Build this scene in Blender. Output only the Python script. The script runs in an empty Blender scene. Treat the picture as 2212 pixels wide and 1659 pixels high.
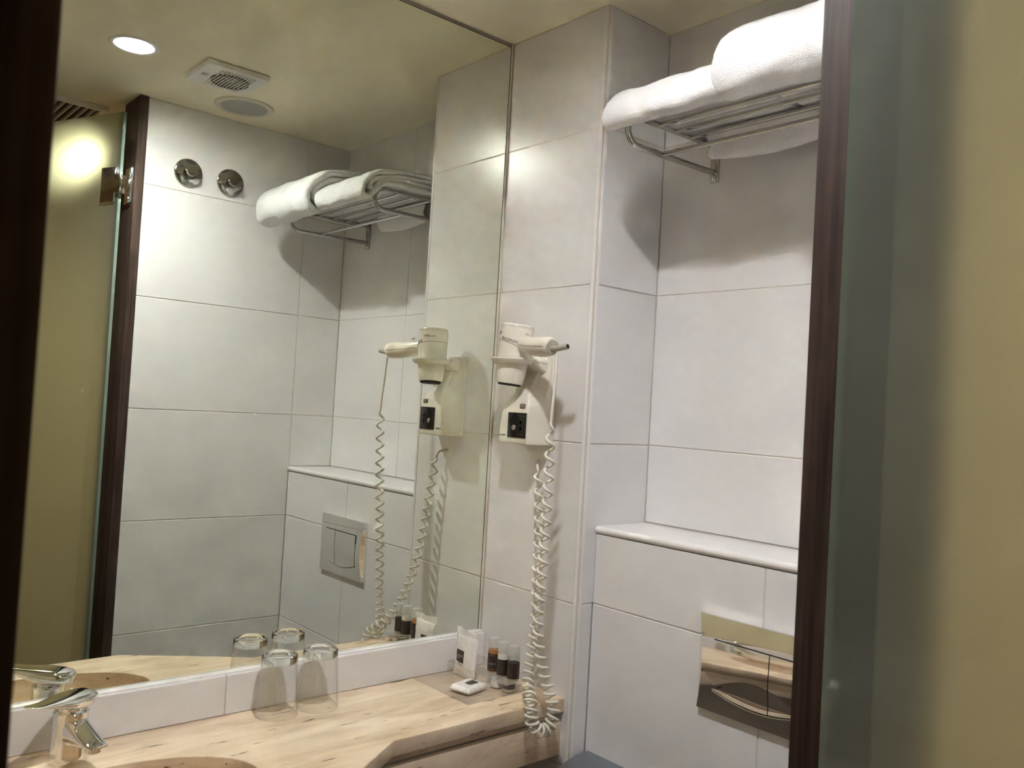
import bpy, bmesh, math, random
from mathutils import Vector, Matrix, noise

random.seed(7)
scene = bpy.context.scene
COL = scene.collection

# ------------------------------------------------------------------ camera
CAM_POS = Vector((1.46799, -1.22581, 1.41429))
CAM_F = Vector((-0.75406095, 0.6562407, 0.02720703))
CAM_R = Vector((0.65658491, 0.752091, 0.05705598))
CAM_U = Vector((-0.01698029, -0.06088741, 0.9980002))
FPX = 1857.05
cd = bpy.data.cameras.new('camera')
cam = bpy.data.objects.new('camera', cd)
COL.objects.link(cam)
M = Matrix((CAM_R, CAM_U, -CAM_F)).transposed().to_4x4()
M.translation = CAM_POS
cam.matrix_world = M
cd.sensor_fit = 'HORIZONTAL'
cd.sensor_width = 36.0
cd.lens = FPX / 2212.0 * 36.0
cd.clip_start = 0.02
cd.dof.use_dof = True
cd.dof.focus_distance = 1.75
cd.dof.aperture_fstop = 16.0
scene.camera = cam

# ------------------------------------------------------------------ world, exposure
w = bpy.data.worlds.new('world')
scene.world = w
w.use_nodes = True
bg = w.node_tree.nodes['Background']
bg.inputs[0].default_value = (1.0, 0.86, 0.66, 1)
bg.inputs[1].default_value = 0.02
vs = scene.view_settings
vs.view_transform = 'Standard'
vs.look = 'None'
vs.gamma = 1.0
vs.use_curve_mapping = False
vs.exposure = 0.0
cy = scene.cycles
cy.sample_clamp_indirect = 0.0
cy.sample_clamp_direct = 0.0
cy.blur_glossy = 0.12
cy.max_bounces = 9
cy.diffuse_bounces = 4
cy.glossy_bounces = 5
cy.transmission_bounces = 7
cy.transparent_max_bounces = 16
cy.caustics_reflective = True
cy.caustics_refractive = False
cy.use_guiding = False
cy.use_denoising = True
cy.use_light_tree = False
cy.use_adaptive_sampling = True
cy.adaptive_threshold = 0.03

LAMP = (0.690, -0.605)          # bathroom downlight
LAMP2 = (1.850, -0.350)         # downlight in the passage outside
LAMP_W = 121.0
LAMP2_W = 32.0
LAMP3 = (1.800, 0.650)          # added fill lamp, unseen, brightens the passage behind the glass door
FILL_LAMP_W = 125.0
LAMP_COL = (0.985, 1.0, 1.02)
LAMP2_COL = (1.0, 0.81, 0.54)

# ------------------------------------------------------------------ room constants (metres)
ZC = 0.85          # worktop
HC = 2.2284        # ceiling
T = 0.316          # tile height
Z0 = 1.667         # a tile joint level
WP = 0.291         # pier width
YD = 0.1906        # recessed back wall
YB = 0.0433        # cistern box front
WR = 1.0423        # right wall
ZL = 1.1885        # ledge top
YPOST = -0.480     # door reveal
XOUT = 1.166       # outer face of the door wall
YJ = -1.161        # other reveal
YF = -1.30         # front wall

# ------------------------------------------------------------------ material helpers
MATS = {}
def mat(name):
    m = bpy.data.materials.new(name)
    m.use_nodes = True
    nt = m.node_tree
    b = nt.nodes['Principled BSDF']
    MATS[name] = m
    return m, nt, b
def P(nt, kind, **kw):
    n = nt.nodes.new(kind)
    for k, v in kw.items():
        if k in n.inputs: n.inputs[k].default_value = v
        else: setattr(n, k, v)
    return n
def simple(name, col, rough=0.5, metal=0.0, spec=0.5, coat=0.0, sheen=0.0):
    m, nt, b = mat(name)
    b.inputs['Base Color'].default_value = (*col, 1)
    b.inputs['Roughness'].default_value = rough
    b.inputs['Metallic'].default_value = metal
    b.inputs['Specular IOR Level'].default_value = spec
    b.inputs['Coat Weight'].default_value = coat
    b.inputs['Sheen Weight'].default_value = sheen
    # faint procedural variation so nothing is perfectly uniform
    tc = P(nt, 'ShaderNodeTexCoord')
    no = P(nt, 'ShaderNodeTexNoise')
    no.inputs['Scale'].default_value = 35
    no.inputs['Detail'].default_value = 0.0
    mx = P(nt, 'ShaderNodeMapRange')
    mx.inputs['To Min'].default_value = max(0.0, rough * 0.88)
    mx.inputs['To Max'].default_value = min(1.0, rough * 1.12)
    nt.links.new(tc.outputs['Object'], no.inputs['Vector'])
    nt.links.new(no.outputs['Fac'], mx.inputs['Value'])
    nt.links.new(mx.outputs['Result'], b.inputs['Roughness'])
    return m

def tile_mat():
    m, nt, b = mat('wall_tile_glaze')
    L = nt.links.new
    tc = P(nt, 'ShaderNodeTexCoord')
    geo = P(nt, 'ShaderNodeNewGeometry')
    def lin(scale):
        mp = P(nt, 'ShaderNodeMapping'); mp.inputs['Scale'].default_value = scale
        no = P(nt, 'ShaderNodeTexNoise'); no.inputs['Scale'].default_value = 1.0
        no.inputs['Detail'].default_value = 0.0
        L(geo.outputs['Position'], mp.inputs['Vector']); L(mp.outputs['Vector'], no.inputs['Vector'])
        return no
    a = lin((14, 14, 420)); c = lin((420, 420, 14))
    ad = P(nt, 'ShaderNodeMath', operation='ADD')
    L(a.outputs['Fac'], ad.inputs[0]); L(c.outputs['Fac'], ad.inputs[1])
    bp = P(nt, 'ShaderNodeBump'); bp.inputs['Strength'].default_value = 0.16; bp.inputs['Distance'].default_value = 0.0004
    L(ad.outputs[0], bp.inputs['Height']); L(bp.outputs['Normal'], b.inputs['Normal'])
    cl = P(nt, 'ShaderNodeTexNoise'); cl.inputs['Scale'].default_value = 2.3; cl.inputs['Detail'].default_value = 0.0
    rp = P(nt, 'ShaderNodeValToRGB')
    rp.color_ramp.elements[0].color = (0.725, 0.705, 0.70, 1); rp.color_ramp.elements[0].position = 0.3
    rp.color_ramp.elements[1].color = (0.755, 0.735, 0.73, 1); rp.color_ramp.elements[1].position = 0.7
    L(geo.outputs['Position'], cl.inputs['Vector']); L(cl.outputs['Fac'], rp.inputs['Fac']); L(rp.outputs['Color'], b.inputs['Base Color'])
    b.inputs['Roughness'].default_value = 0.24
    b.inputs['Specular IOR Level'].default_value = 0.45
    return m

def travertine():
    m, nt, b = mat('travertine')
    L = nt.links.new
    geo = P(nt, 'ShaderNodeNewGeometry')
    mp = P(nt, 'ShaderNodeMapping')
    mp.inputs['Scale'].default_value = (16, 3.2, 16)
    mp.inputs['Rotation'].default_value = (0, 0, 0.12)
    L(geo.outputs['Position'], mp.inputs['Vector'])
    n1 = P(nt, 'ShaderNodeTexNoise'); n1.inputs['Scale'].default_value = 1.6; n1.inputs['Detail'].default_value = 8
    n1.inputs['Roughness'].default_value = 0.62; n1.inputs['Distortion'].default_value = 0.5
    L(mp.outputs['Vector'], n1.inputs['Vector'])
    r1 = P(nt, 'ShaderNodeValToRGB')
    e = r1.color_ramp.elements
    e[0].position = 0.30; e[0].color = (0.50, 0.36, 0.235, 1)
    e[1].position = 0.66; e[1].color = (0.80, 0.665, 0.50, 1)
    x = r1.color_ramp.elements.new(0.47); x.color = (0.67, 0.52, 0.365, 1)
    L(n1.outputs['Fac'], r1.inputs['Fac'])
    # pits and short cracks lying along the bedding
    mp2 = P(nt, 'ShaderNodeMapping'); mp2.inputs['Scale'].default_value = (95, 17, 95); mp2.inputs['Rotation'].default_value = (0, 0, 0.12)
    L(geo.outputs['Position'], mp2.inputs['Vector'])
    n2 = P(nt, 'ShaderNodeTexNoise'); n2.inputs['Scale'].default_value = 1.0; n2.inputs['Detail'].default_value = 3
    L(mp2.outputs['Vector'], n2.inputs['Vector'])
    r2 = P(nt, 'ShaderNodeValToRGB')
    r2.color_ramp.elements[0].position = 0.285; r2.color_ramp.elements[0].color = (1, 1, 1, 1)
    r2.color_ramp.elements[1].position = 0.335; r2.color_ramp.elements[1].color = (0, 0, 0, 1)
    L(n2.outputs['Fac'], r2.inputs['Fac'])
    mx = P(nt, 'ShaderNodeMix', data_type='RGBA')
    L(r2.outputs['Color'], mx.inputs[0]); L(r1.outputs['Color'], mx.inputs[6])
    mx.inputs[7].default_value = (0.21, 0.135, 0.08, 1)
    L(mx.outputs[2], b.inputs['Base Color'])
    bp = P(nt, 'ShaderNodeBump', invert=True); bp.inputs['Strength'].default_value = 0.5; bp.inputs['Distance'].default_value = 0.001
    L(r2.outputs['Color'], bp.inputs['Height']); L(bp.outputs['Normal'], b.inputs['Normal'])
    b.inputs['Roughness'].default_value = 0.38
    return m

def wenge():
    m, nt, b = mat('dark_wood')
    L = nt.links.new
    geo = P(nt, 'ShaderNodeNewGeometry')
    mp = P(nt, 'ShaderNodeMapping'); mp.inputs['Scale'].default_value = (170, 170, 5)
    L(geo.outputs['Position'], mp.inputs['Vector'])
    n = P(nt, 'ShaderNodeTexNoise'); n.inputs['Scale'].default_value = 1.0; n.inputs['Detail'].default_value = 5
    L(mp.outputs['Vector'], n.inputs['Vector'])
    r = P(nt, 'ShaderNodeValToRGB')
    r.color_ramp.elements[0].position = 0.3; r.color_ramp.elements[0].color = (0.030, 0.019, 0.015, 1)
    r.color_ramp.elements[1].position = 0.75; r.color_ramp.elements[1].color = (0.080, 0.050, 0.039, 1)
    L(n.outputs['Fac'], r.inputs['Fac']); L(r.outputs['Color'], b.inputs['Base Color'])
    b.inputs['Roughness'].default_value = 0.6
    b.inputs['Specular IOR Level'].default_value = 0.12
    return m

def terry():
    m, nt, b = mat('white_terry')
    L = nt.links.new
    geo = P(nt, 'ShaderNodeNewGeometry')
    n = P(nt, 'ShaderNodeTexNoise'); n.inputs['Scale'].default_value = 640; n.inputs['Detail'].default_value = 2
    n2 = P(nt, 'ShaderNodeTexVoronoi'); n2.inputs['Scale'].default_value = 620
    L(geo.outputs['Position'], n.inputs['Vector']); L(geo.outputs['Position'], n2.inputs['Vector'])
    ad = P(nt, 'ShaderNodeMath', operation='ADD'); L(n.outputs['Fac'], ad.inputs[0]); L(n2.outputs['Distance'], ad.inputs[1])
    bp = P(nt, 'ShaderNodeBump'); bp.inputs['Strength'].default_value = 0.75; bp.inputs['Distance'].default_value = 0.0016
    L(ad.outputs[0], bp.inputs['Height']); L(bp.outputs['Normal'], b.inputs['Normal'])
    b.inputs['Base Color'].default_value = (0.86, 0.845, 0.84, 1)
    b.inputs['Roughness'].default_value = 0.95
    b.inputs['Specular IOR Level'].default_value = 0.1
    b.inputs['Sheen Weight'].default_value = 0.25
    return m

def schlick(nt, f0):
    # reflectance rising toward grazing angles, the same from either side of the sheet
    lw = P(nt, 'ShaderNodeLayerWeight'); lw.inputs['Blend'].default_value = 0.5
    pw = P(nt, 'ShaderNodeMath', operation='POWER'); pw.inputs[1].default_value = 5.0
    ma = P(nt, 'ShaderNodeMath', operation='MULTIPLY_ADD'); ma.inputs[1].default_value = 1 - f0; ma.inputs[2].default_value = f0
    nt.links.new(lw.outputs['Facing'], pw.inputs[0]); nt.links.new(pw.outputs[0], ma.inputs[0])
    return ma
def thin_glass(name, tint, rough=0.02, ior=1.45, haze=0.0, hcol=(0.8, 0.8, 0.8)):
    m, nt, b = mat(name)
    L = nt.links.new
    out = nt.nodes['Material Output']
    nt.nodes.remove(b)
    tr = P(nt, 'ShaderNodeBsdfTransparent'); tr.inputs[0].default_value = (*tint, 1)
    gl = P(nt, 'ShaderNodeBsdfGlossy'); gl.inputs['Roughness'].default_value = rough
    fr = schlick(nt, ((ior - 1) / (ior + 1)) ** 2)
    no = P(nt, 'ShaderNodeTexNoise'); no.inputs['Scale'].default_value = 60
    mr = P(nt, 'ShaderNodeMapRange'); mr.inputs['To Min'].default_value = rough * 0.7; mr.inputs['To Max'].default_value = rough * 1.3
    L(no.outputs['Fac'], mr.inputs['Value']); L(mr.outputs['Result'], gl.inputs['Roughness'])
    mx = P(nt, 'ShaderNodeMixShader')
    L(fr.outputs[0], mx.inputs[0]); L(tr.outputs[0], mx.inputs[1]); L(gl.outputs[0], mx.inputs[2])
    last = mx
    if haze > 0:
        df = P(nt, 'ShaderNodeBsdfDiffuse'); df.inputs[0].default_value = (*hcol, 1)
        tl = P(nt, 'ShaderNodeBsdfTranslucent'); tl.inputs[0].default_value = (*hcol, 1)
        ms = P(nt, 'ShaderNodeMixShader'); ms.inputs[0].default_value = 0.5
        L(df.outputs[0], ms.inputs[1]); L(tl.outputs[0], ms.inputs[2])
        m2 = P(nt, 'ShaderNodeMixShader'); m2.inputs[0].default_value = haze
        L(mx.outputs[0], m2.inputs[1]); L(ms.outputs[0], m2.inputs[2])
        last = m2
    L(last.outputs[0], out.inputs['Surface'])
    return m

def frosted():
    # etched face of the door: blurred see-through with a little white scatter
    m, nt, b = mat('etched_glass_face')
    L = nt.links.new
    out = nt.nodes['Material Output']; nt.nodes.remove(b)
    rf = P(nt, 'ShaderNodeBsdfRefraction'); rf.inputs['Color'].default_value = (0.75, 0.86, 0.80, 1)
    rf.inputs['IOR'].default_value = 1.20; rf.inputs['Roughness'].default_value = 0.84
    tl = P(nt, 'ShaderNodeBsdfTranslucent'); tl.inputs[0].default_value = (0.70, 0.76, 0.70, 1)
    df = P(nt, 'ShaderNodeBsdfDiffuse'); df.inputs[0].default_value = (0.50, 0.58, 0.55, 1)
    a = P(nt, 'ShaderNodeMixShader'); a.inputs[0].default_value = 0.17
    L(rf.outputs[0], a.inputs[1]); L(tl.outputs[0], a.inputs[2])
    c = P(nt, 'ShaderNodeMixShader'); c.inputs[0].default_value = 0.13
    L(a.outputs[0], c.inputs[1]); L(df.outputs[0], c.inputs[2])
    gl = P(nt, 'ShaderNodeBsdfGlossy'); gl.inputs['Roughness'].default_value = 0.06
    fr = schlick(nt, 0.03)
    no = P(nt, 'ShaderNodeTexNoise'); no.inputs['Scale'].default_value = 9
    mr = P(nt, 'ShaderNodeMapRange'); mr.inputs['To Min'].default_value = 0.82; mr.inputs['To Max'].default_value = 0.86
    L(no.outputs['Fac'], mr.inputs['Value']); L(mr.outputs['Result'], rf.inputs['Roughness'])
    d = P(nt, 'ShaderNodeMixShader')
    L(fr.outputs[0], d.inputs[0]); L(c.outputs[0], d.inputs[1]); L(gl.outputs[0], d.inputs[2])
    L(d.outputs[0], out.inputs['Surface'])
    return m

def emis(name, col, strength):
    m, nt, b = mat(name)
    out = nt.nodes['Material Output']; nt.nodes.remove(b)
    e = P(nt, 'ShaderNodeEmission'); e.inputs[0].default_value = (*col, 1); e.inputs[1].default_value = strength
    nt.links.new(e.outputs[0], out.inputs['Surface'])
    return m

def mirror_mat():
    m, nt, b = mat('silvered_glass')
    out = nt.nodes['Material Output']; nt.nodes.remove(b)
    g = P(nt, 'ShaderNodeBsdfGlossy'); g.inputs[0].default_value = (0.835, 0.865, 0.785, 1); g.inputs['Roughness'].default_value = 0.0
    nt.links.new(g.outputs[0], out.inputs['Surface'])
    return m

def glassy(name, col=(0.95, 0.98, 0.96), rough=0.0, ior=1.48):
    m, nt, b = mat(name)
    b.inputs['Base Color'].default_value = (*col, 1)
    b.inputs['Roughness'].default_value = rough
    b.inputs['IOR'].default_value = ior
    b.inputs['Transmission Weight'].default_value = 1.0
    return m

TILE = tile_mat()
GROUT = simple('ivory_grout', (0.66, 0.62, 0.555), 0.8)
TRIMW = simple('white_ceramic_trim', (0.77, 0.745, 0.725), 0.16)
CEIL = simple('cream_ceiling_paint', (0.83, 0.765, 0.59), 0.8, spec=0.2)
FLOOR = simple('dark_stone_floor', (0.10, 0.075, 0.06), 0.35)
PAINT = simple('beige_wall_paint', (0.64, 0.54, 0.40), 0.75, spec=0.2)
SEAL = simple('cream_sealant', (0.74, 0.68, 0.55), 0.5)
STONE = travertine()
WOOD = wenge()
TERRY = terry()
CHROME = simple('chrome', (0.86, 0.86, 0.85), 0.035, 1.0)
RACK = simple('dark_reflection_chrome', (0.50, 0.49, 0.47), 0.10, 1.0)  # chrome darkened: reflections of the dark passage put into its base colour
STEEL = simple('satin_steel', (0.30, 0.33, 0.37), 0.38, 0.85)
SATIN = simple('satin_chrome', (0.62, 0.62, 0.60), 0.20, 1.0)
IVORY = simple('ivory_plastic', (0.76, 0.71, 0.61), 0.22)
IVORY2 = simple('cord_plastic', (0.72, 0.67, 0.575), 0.45)
GREYPL = simple('grey_plastic', (0.17, 0.155, 0.13), 0.4)
TAUPE = simple('taupe_plastic', (0.42, 0.385, 0.31), 0.4)
BLACK = simple('black_plastic', (0.012, 0.012, 0.012), 0.28)
DARK = simple('dark_gap', (0.01, 0.01, 0.01), 0.8)
INK = simple('printed_ink', (0.045, 0.04, 0.032), 0.6)
LABELB = simple('dark_brown_label', (0.028, 0.018, 0.012), 0.35)
INKW = simple('pale_ink', (0.34, 0.30, 0.27), 0.6)
WHITEPL = simple('white_plastic', (0.80, 0.78, 0.75), 0.3)
FANW = simple('fan_white', (0.74, 0.72, 0.68), 0.4)
MESHG = simple('speaker_mesh_grey', (0.38, 0.38, 0.35), 0.6)
PACK = simple('glossy_white_film', (0.80, 0.775, 0.74), 0.16)
PAPER = simple('tissue_paper', (0.82, 0.80, 0.77), 0.95)
EDGE = simple('mirror_edge', (0.045, 0.04, 0.02), 0.3)
TUMBLER = thin_glass('tumbler_glass', (0.990, 0.993, 0.990), 0.02, 1.6)
TUMBASE = glassy('tumbler_base_glass', (0.97, 0.985, 0.975))
ACRYL = thin_glass('clear_acrylic', (0.985, 0.98, 0.97), 0.05, 1.4, 0.045, (0.80, 0.76, 0.72))
FROSTCAP = thin_glass('frosted_cap', (0.85, 0.83, 0.80), 0.2, 1.35, 0.62, (0.86, 0.85, 0.82))
CLEARB = thin_glass('clear_bottle', (0.93, 0.93, 0.90), 0.05, 1.4, 0.12, (0.75, 0.74, 0.70))
AMBER = simple('amber_liquid', (0.50, 0.19, 0.03), 0.15)
MILK = simple('white_lotion', (0.82, 0.80, 0.77), 0.2)
PALEGEL = simple('pale_gel', (0.55, 0.50, 0.35), 0.15)
MIRROR = mirror_mat()
FROST = frosted()
CLEARBACK = thin_glass('plain_glass_face', (0.93, 0.97, 0.94), 0.02, 1.3)
GEDGE = simple('green_glass_edge', (0.30, 0.38, 0.31), 0.12)

# ------------------------------------------------------------------ mesh helpers
def new_obj(name, me, m=None, parent=None, smooth=False):
    o = bpy.data.objects.new(name, me)
    COL.objects.link(o)
    if m is not None:
        for q in (m if isinstance(m, (list, tuple)) else [m]): me.materials.append(q)
    if smooth:
        for p in me.polygons: p.use_smooth = True
    if parent is not None:
        o.parent = parent
        o.matrix_parent_inverse = Matrix.Translation(parent.get('_o', (0, 0, 0))).inverted() if parent.type == 'EMPTY' else Matrix()
    return o
def from_bm(name, bm, m=None, parent=None, smooth=False):
    me = bpy.data.meshes.new(name)
    bmesh.ops.recalc_face_normals(bm, faces=bm.faces)
    bm.to_mesh(me); bm.free()
    return new_obj(name, me, m, parent, smooth)
def auto_smooth(o, ang=40):
    bm = bmesh.new(); bm.from_mesh(o.data)
    for f in bm.faces: f.smooth = True
    for e in bm.edges:
        if len(e.link_faces) == 2 and e.calc_face_angle(0) > math.radians(ang): e.smooth = False
    bm.to_mesh(o.data); bm.free()
    return o
def thing(name, label, cat, loc, group=None):
    e = bpy.data.objects.new(name, None)
    e.empty_display_size = 0.02
    COL.objects.link(e)
    e.location = loc
    e['_o'] = tuple(loc)
    e['label'] = label; e['category'] = cat
    if group: e['group'] = group
    return e
def tag(o, label, cat, group=None):
    o['label'] = label; o['category'] = cat
    if group: o['group'] = group
    return o
def structure(o, label=None, cat=None):
    o['kind'] = 'structure'
    if label: o['label'] = label
    if cat: o['category'] = cat
    return o
def box_bm(lo, hi, bev=0.0, seg=2):
    bm = bmesh.new()
    bmesh.ops.create_cube(bm, size=1.0)
    lo = Vector(lo); hi = Vector(hi)
    for v in bm.verts:
        v.co = Vector((lo[i] + (v.co[i] + 0.5) * (hi[i] - lo[i]) for i in range(3)))
    if bev > 0:
        bmesh.ops.bevel(bm, geom=list(bm.edges), offset=bev, segments=seg, profile=0.5, affect='EDGES')
    return bm
def box(name, lo, hi, m, parent=None, bev=0.0, seg=2, smooth=None):
    o = from_bm(name, box_bm(lo, hi, bev, seg), m, parent)
    if bev > 0 and (smooth is None or smooth): auto_smooth(o, 50)
    return o
def boxes(name, lst, m, parent=None, bev=0.0):
    bm = bmesh.new()
    for lo, hi in lst:
        b2 = box_bm(lo, hi, bev)
        me = bpy.data.meshes.new('tmp'); b2.to_mesh(me); b2.free()
        bm.from_mesh(me); bpy.data.meshes.remove(me)
    return from_bm(name, bm, m, parent)
def lathe(name, prof, m, parent=None, origin=(0, 0, 0), axis=(0, 0, 1), seg=40, closed=False, ang=35):
    """prof: list of (r, h). revolves about axis through origin"""
    ax = Vector(axis).normalized()
    q = Vector((0, 0, 1)).rotation_difference(ax).to_matrix()
    O = Vector(origin)
    bm = bmesh.new(); rings = []
    for r, h in prof:
        if r < 1e-6:
            rings.append([bm.verts.new(O + q @ Vector((0, 0, h)))])
        else:
            rings.append([bm.verts.new(O + q @ Vector((r * math.cos(2 * math.pi * k / seg), r * math.sin(2 * math.pi * k / seg), h))) for k in range(seg)])
    pairs = list(zip(rings[:-1], rings[1:]))
    if closed: pairs.append((rings[-1], rings[0]))
    for a, b in pairs:
        for k in range(seg):
            k2 = (k + 1) % seg
            if len(a) == 1 and len(b) == 1: continue
            if len(a) == 1: bm.faces.new((a[0], b[k], b[k2]))
            elif len(b) == 1: bm.faces.new((a[k], a[k2], b[0]))
            else: bm.faces.new((a[k], a[k2], b[k2], b[k]))
    return auto_smooth(from_bm(name, bm, m, parent), ang)
def tube(name, pts, r, m, parent=None, seg=10, cap=True, flat=None):
    """sweep a circle (or flattened ellipse: flat=(rw, rh)) along pts"""
    pts = [Vector(p) for p in pts]
    n = len(pts); bm = bmesh.new(); rings = []
    tang = []
    for i in range(n):
        a = pts[max(i - 1, 0)]; b = pts[min(i + 1, n - 1)]
        tang.append((b - a).normalized())
    up = Vector((0, 0, 1)) if abs(tang[0].z) < 0.9 else Vector((1, 0, 0))
    nrm = (up - tang[0] * up.dot(tang[0])).normalized()
    for i in range(n):
        if i > 0:
            q = tang[i - 1].rotation_difference(tang[i]); nrm = (q @ nrm).normalized()
        bi = tang[i].cross(nrm)
        ri = r[i] if isinstance(r, (list, tuple)) else r
        rw, rh = (flat if flat else (1, 1))
        rings.append([bm.verts.new(pts[i] + nrm * (ri * rh * math.sin(2 * math.pi * k / seg)) + bi * (ri * rw * math.cos(2 * math.pi * k / seg))) for k in range(seg)])
    for a, b in zip(rings[:-1], rings[1:]):
        for k in range(seg):
            bm.faces.new((a[k], a[(k + 1) % seg], b[(k + 1) % seg], b[k]))
    if cap:
        bm.faces.new(rings[0]); bm.faces.new(list(reversed(rings[-1])))
    return auto_smooth(from_bm(name, bm, m, parent), 50)
def loft(name, secs, m, parent=None, cap=True, closed=True, ang=40):
    bm = bmesh.new()
    R = [[bm.verts.new(p) for p in s] for s in secs]
    n = len(R[0])
    for a, b in zip(R[:-1], R[1:]):
        for k in range(n if closed else n - 1):
            bm.faces.new((a[k], a[(k + 1) % n], b[(k + 1) % n], b[k]))
    if cap:
        bm.faces.new(R[0]); bm.faces.new(list(reversed(R[-1])))
    return auto_smooth(from_bm(name, bm, m, parent), ang)
def extrude_profile(name, prof, axis, lo, hi, m, parent=None, ang=40):
    """prof: list of 2-tuples in the plane normal to axis (x: (y,z), y: (x,z), z: (x,y))"""
    def P3(p, t):
        if axis == 'x': return Vector((t, p[0], p[1]))
        if axis == 'y': return Vector((p[0], t, p[1]))
        return Vector((p[0], p[1], t))
    return loft(name, [[P3(p, lo) for p in prof], [P3(p, hi) for p in prof]], m, parent, True, True, ang)
def plate2d(name, outer, holes, z0, z1, m, parent=None, bevel=0.0):
    """flat slab with holes, built from a filled 2D curve turned into a mesh"""
    cu = bpy.data.curves.new(name, 'CURVE'); cu.dimensions = '2D'; cu.fill_mode = 'BOTH'
    for loop in [outer] + holes:
        sp = cu.splines.new('POLY'); sp.points.add(len(loop) - 1); sp.use_cyclic_u = True
        for i, p in enumerate(loop): sp.points[i].co = (p[0], p[1], 0, 1)
    cu.extrude = (z1 - z0) / 2 - bevel
    cu.bevel_depth = bevel; cu.bevel_resolution = 2
    if bevel: cu.offset = -bevel
    tmp = bpy.data.objects.new('tmp', cu)
    COL.objects.link(tmp)
    dg = bpy.context.evaluated_depsgraph_get()
    me = bpy.data.meshes.new_from_object(tmp.evaluated_get(dg))
    bpy.data.objects.remove(tmp); bpy.data.curves.remove(cu)
    me.transform(Matrix.Translation((0, 0, (z0 + z1) / 2)))
    me.materials.clear()
    o = new_obj(name, me, m, parent)
    return auto_smooth(o, 40)
def circle(cx, cy, r, n=40, ry=None):
    ry = ry or r
    return [(cx + r * math.cos(2 * math.pi * k / n), cy + ry * math.sin(2 * math.pi * k / n)) for k in range(n)]
def text_mesh(s, size, extrude=0.0002, shear=0.0, spacing=1.0):
    cu = bpy.data.curves.new('txt', 'FONT')
    cu.body = s; cu.size = size; cu.extrude = extrude; cu.shear = shear; cu.space_character = spacing
    cu.align_x = 'CENTER'; cu.align_y = 'CENTER'; cu.resolution_u = 3
    tmp = bpy.data.objects.new('tmp', cu); COL.objects.link(tmp)
    dg = bpy.context.evaluated_depsgraph_get()
    me = bpy.data.meshes.new_from_object(tmp.evaluated_get(dg))
    bpy.data.objects.remove(tmp); bpy.data.curves.remove(cu)
    me.materials.clear()
    return me
def text_plane(name, s, size, pos, xdir, ydir, m, parent, **kw):
    me = text_mesh(s, size, **kw)
    X = Vector(xdir).normalized(); Y = Vector(ydir).normalized(); Zd = X.cross(Y)
    mm = Matrix((X, Y, Zd)).transposed().to_4x4(); mm.translation = Vector(pos)
    me.transform(mm)
    return new_obj(name, me, m, parent)
def smooth_path(pts, n):
    """Catmull-Rom through pts, n samples"""
    pts = [Vector(p) for p in pts]
    P_ = [pts[0] * 2 - pts[1]] + pts + [pts[-1] * 2 - pts[-2]]
    out = []
    segs = len(pts) - 1
    for i in range(n):
        t = i / (n - 1) * segs
        k = min(int(t), segs - 1); f = t - k
        a, b, c, d = P_[k], P_[k + 1], P_[k + 2], P_[k + 3]
        out.append(0.5 * ((2 * b) + (-a + c) * f + (2 * a - 5 * b + 4 * c - d) * f * f + (-a + 3 * b - 3 * c + d) * f ** 3))
    return out

# ------------------------------------------------------------------ setting: floor, ceiling, walls
structure(box('floor', (-0.2, -2.5, -0.05), (2.75, 1.4, 0.0), FLOOR))
ceil = plate2d('ceiling', [(-0.2, -2.5), (2.75, -2.5), (2.75, 1.4), (-0.2, 1.4)],
               [circle(*LAMP, 0.047, 48), circle(*LAMP2, 0.047, 48), circle(*LAMP3, 0.047, 48)], HC, HC + 0.012, CEIL)
structure(ceil)

GB = 0.0016     # grout lies this far behind the tile face
J = 0.0024      # joint width
TT = 0.008      # tile thickness
tile_cache = {}
def tile(parent, lo, hi):
    """one glazed tile: bevelled slab between the corners, a child of its wall"""
    lo = Vector(lo); hi = Vector(hi); s = hi - lo
    key = tuple(round(c, 4) for c in s)
    if key not in tile_cache:
        bm = box_bm(-s / 2, s / 2, 0.0011, 2)
        me = bpy.data.meshes.new('tile'); bm.to_mesh(me); bm.free(); me.materials.append(TILE)
        tile_cache[key] = me
    o = bpy.data.objects.new('tile', tile_cache[key]); COL.objects.link(o)
    o.parent = parent; o.location = (lo + hi) / 2
    return o
def levels(lo, hi):
    zs = [lo]
    k = -6
    while Z0 + k * T < hi - 1e-4:
        z = Z0 + k * T
        if z > lo + 0.01: zs.append(z)
        k += 1
    zs.append(hi)
    return list(zip(zs[:-1], zs[1:]))
h = J / 2
# wall behind the mirror
wl = structure(box('wall_left', (-0.16, YF, 0), (-0.006, YD + 0.1, HC), GROUT))
# pier with the hair dryer
wp = structure(box('wall_pier', (-0.006, GB, 0), (WP - GB, YD + 0.1, HC), GROUT))
for a, b in levels(0.0, HC):
    tile(wp, (0.0035, 0.0, a + h), (WP - 0.0125, TT, b - h))
    tile(wp, (WP - TT, 0.0125, a + h), (WP, (YB if b < ZL else YD) - h, b - h))
# recessed back wall
wb = structure(box('wall_back', (WP - 0.01, YD + GB, 0), (WR + 0.12, YD + 0.1, HC), GROUT))
XJ = 0.654
for a, b in levels(ZL + 0.001, HC):
    tile(wb, (WP + h, YD, a + h), (XJ - h, YD + TT, b - h))
    tile(wb, (XJ + h, YD, a + h), (WR - h, YD + TT, b - h))
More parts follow.
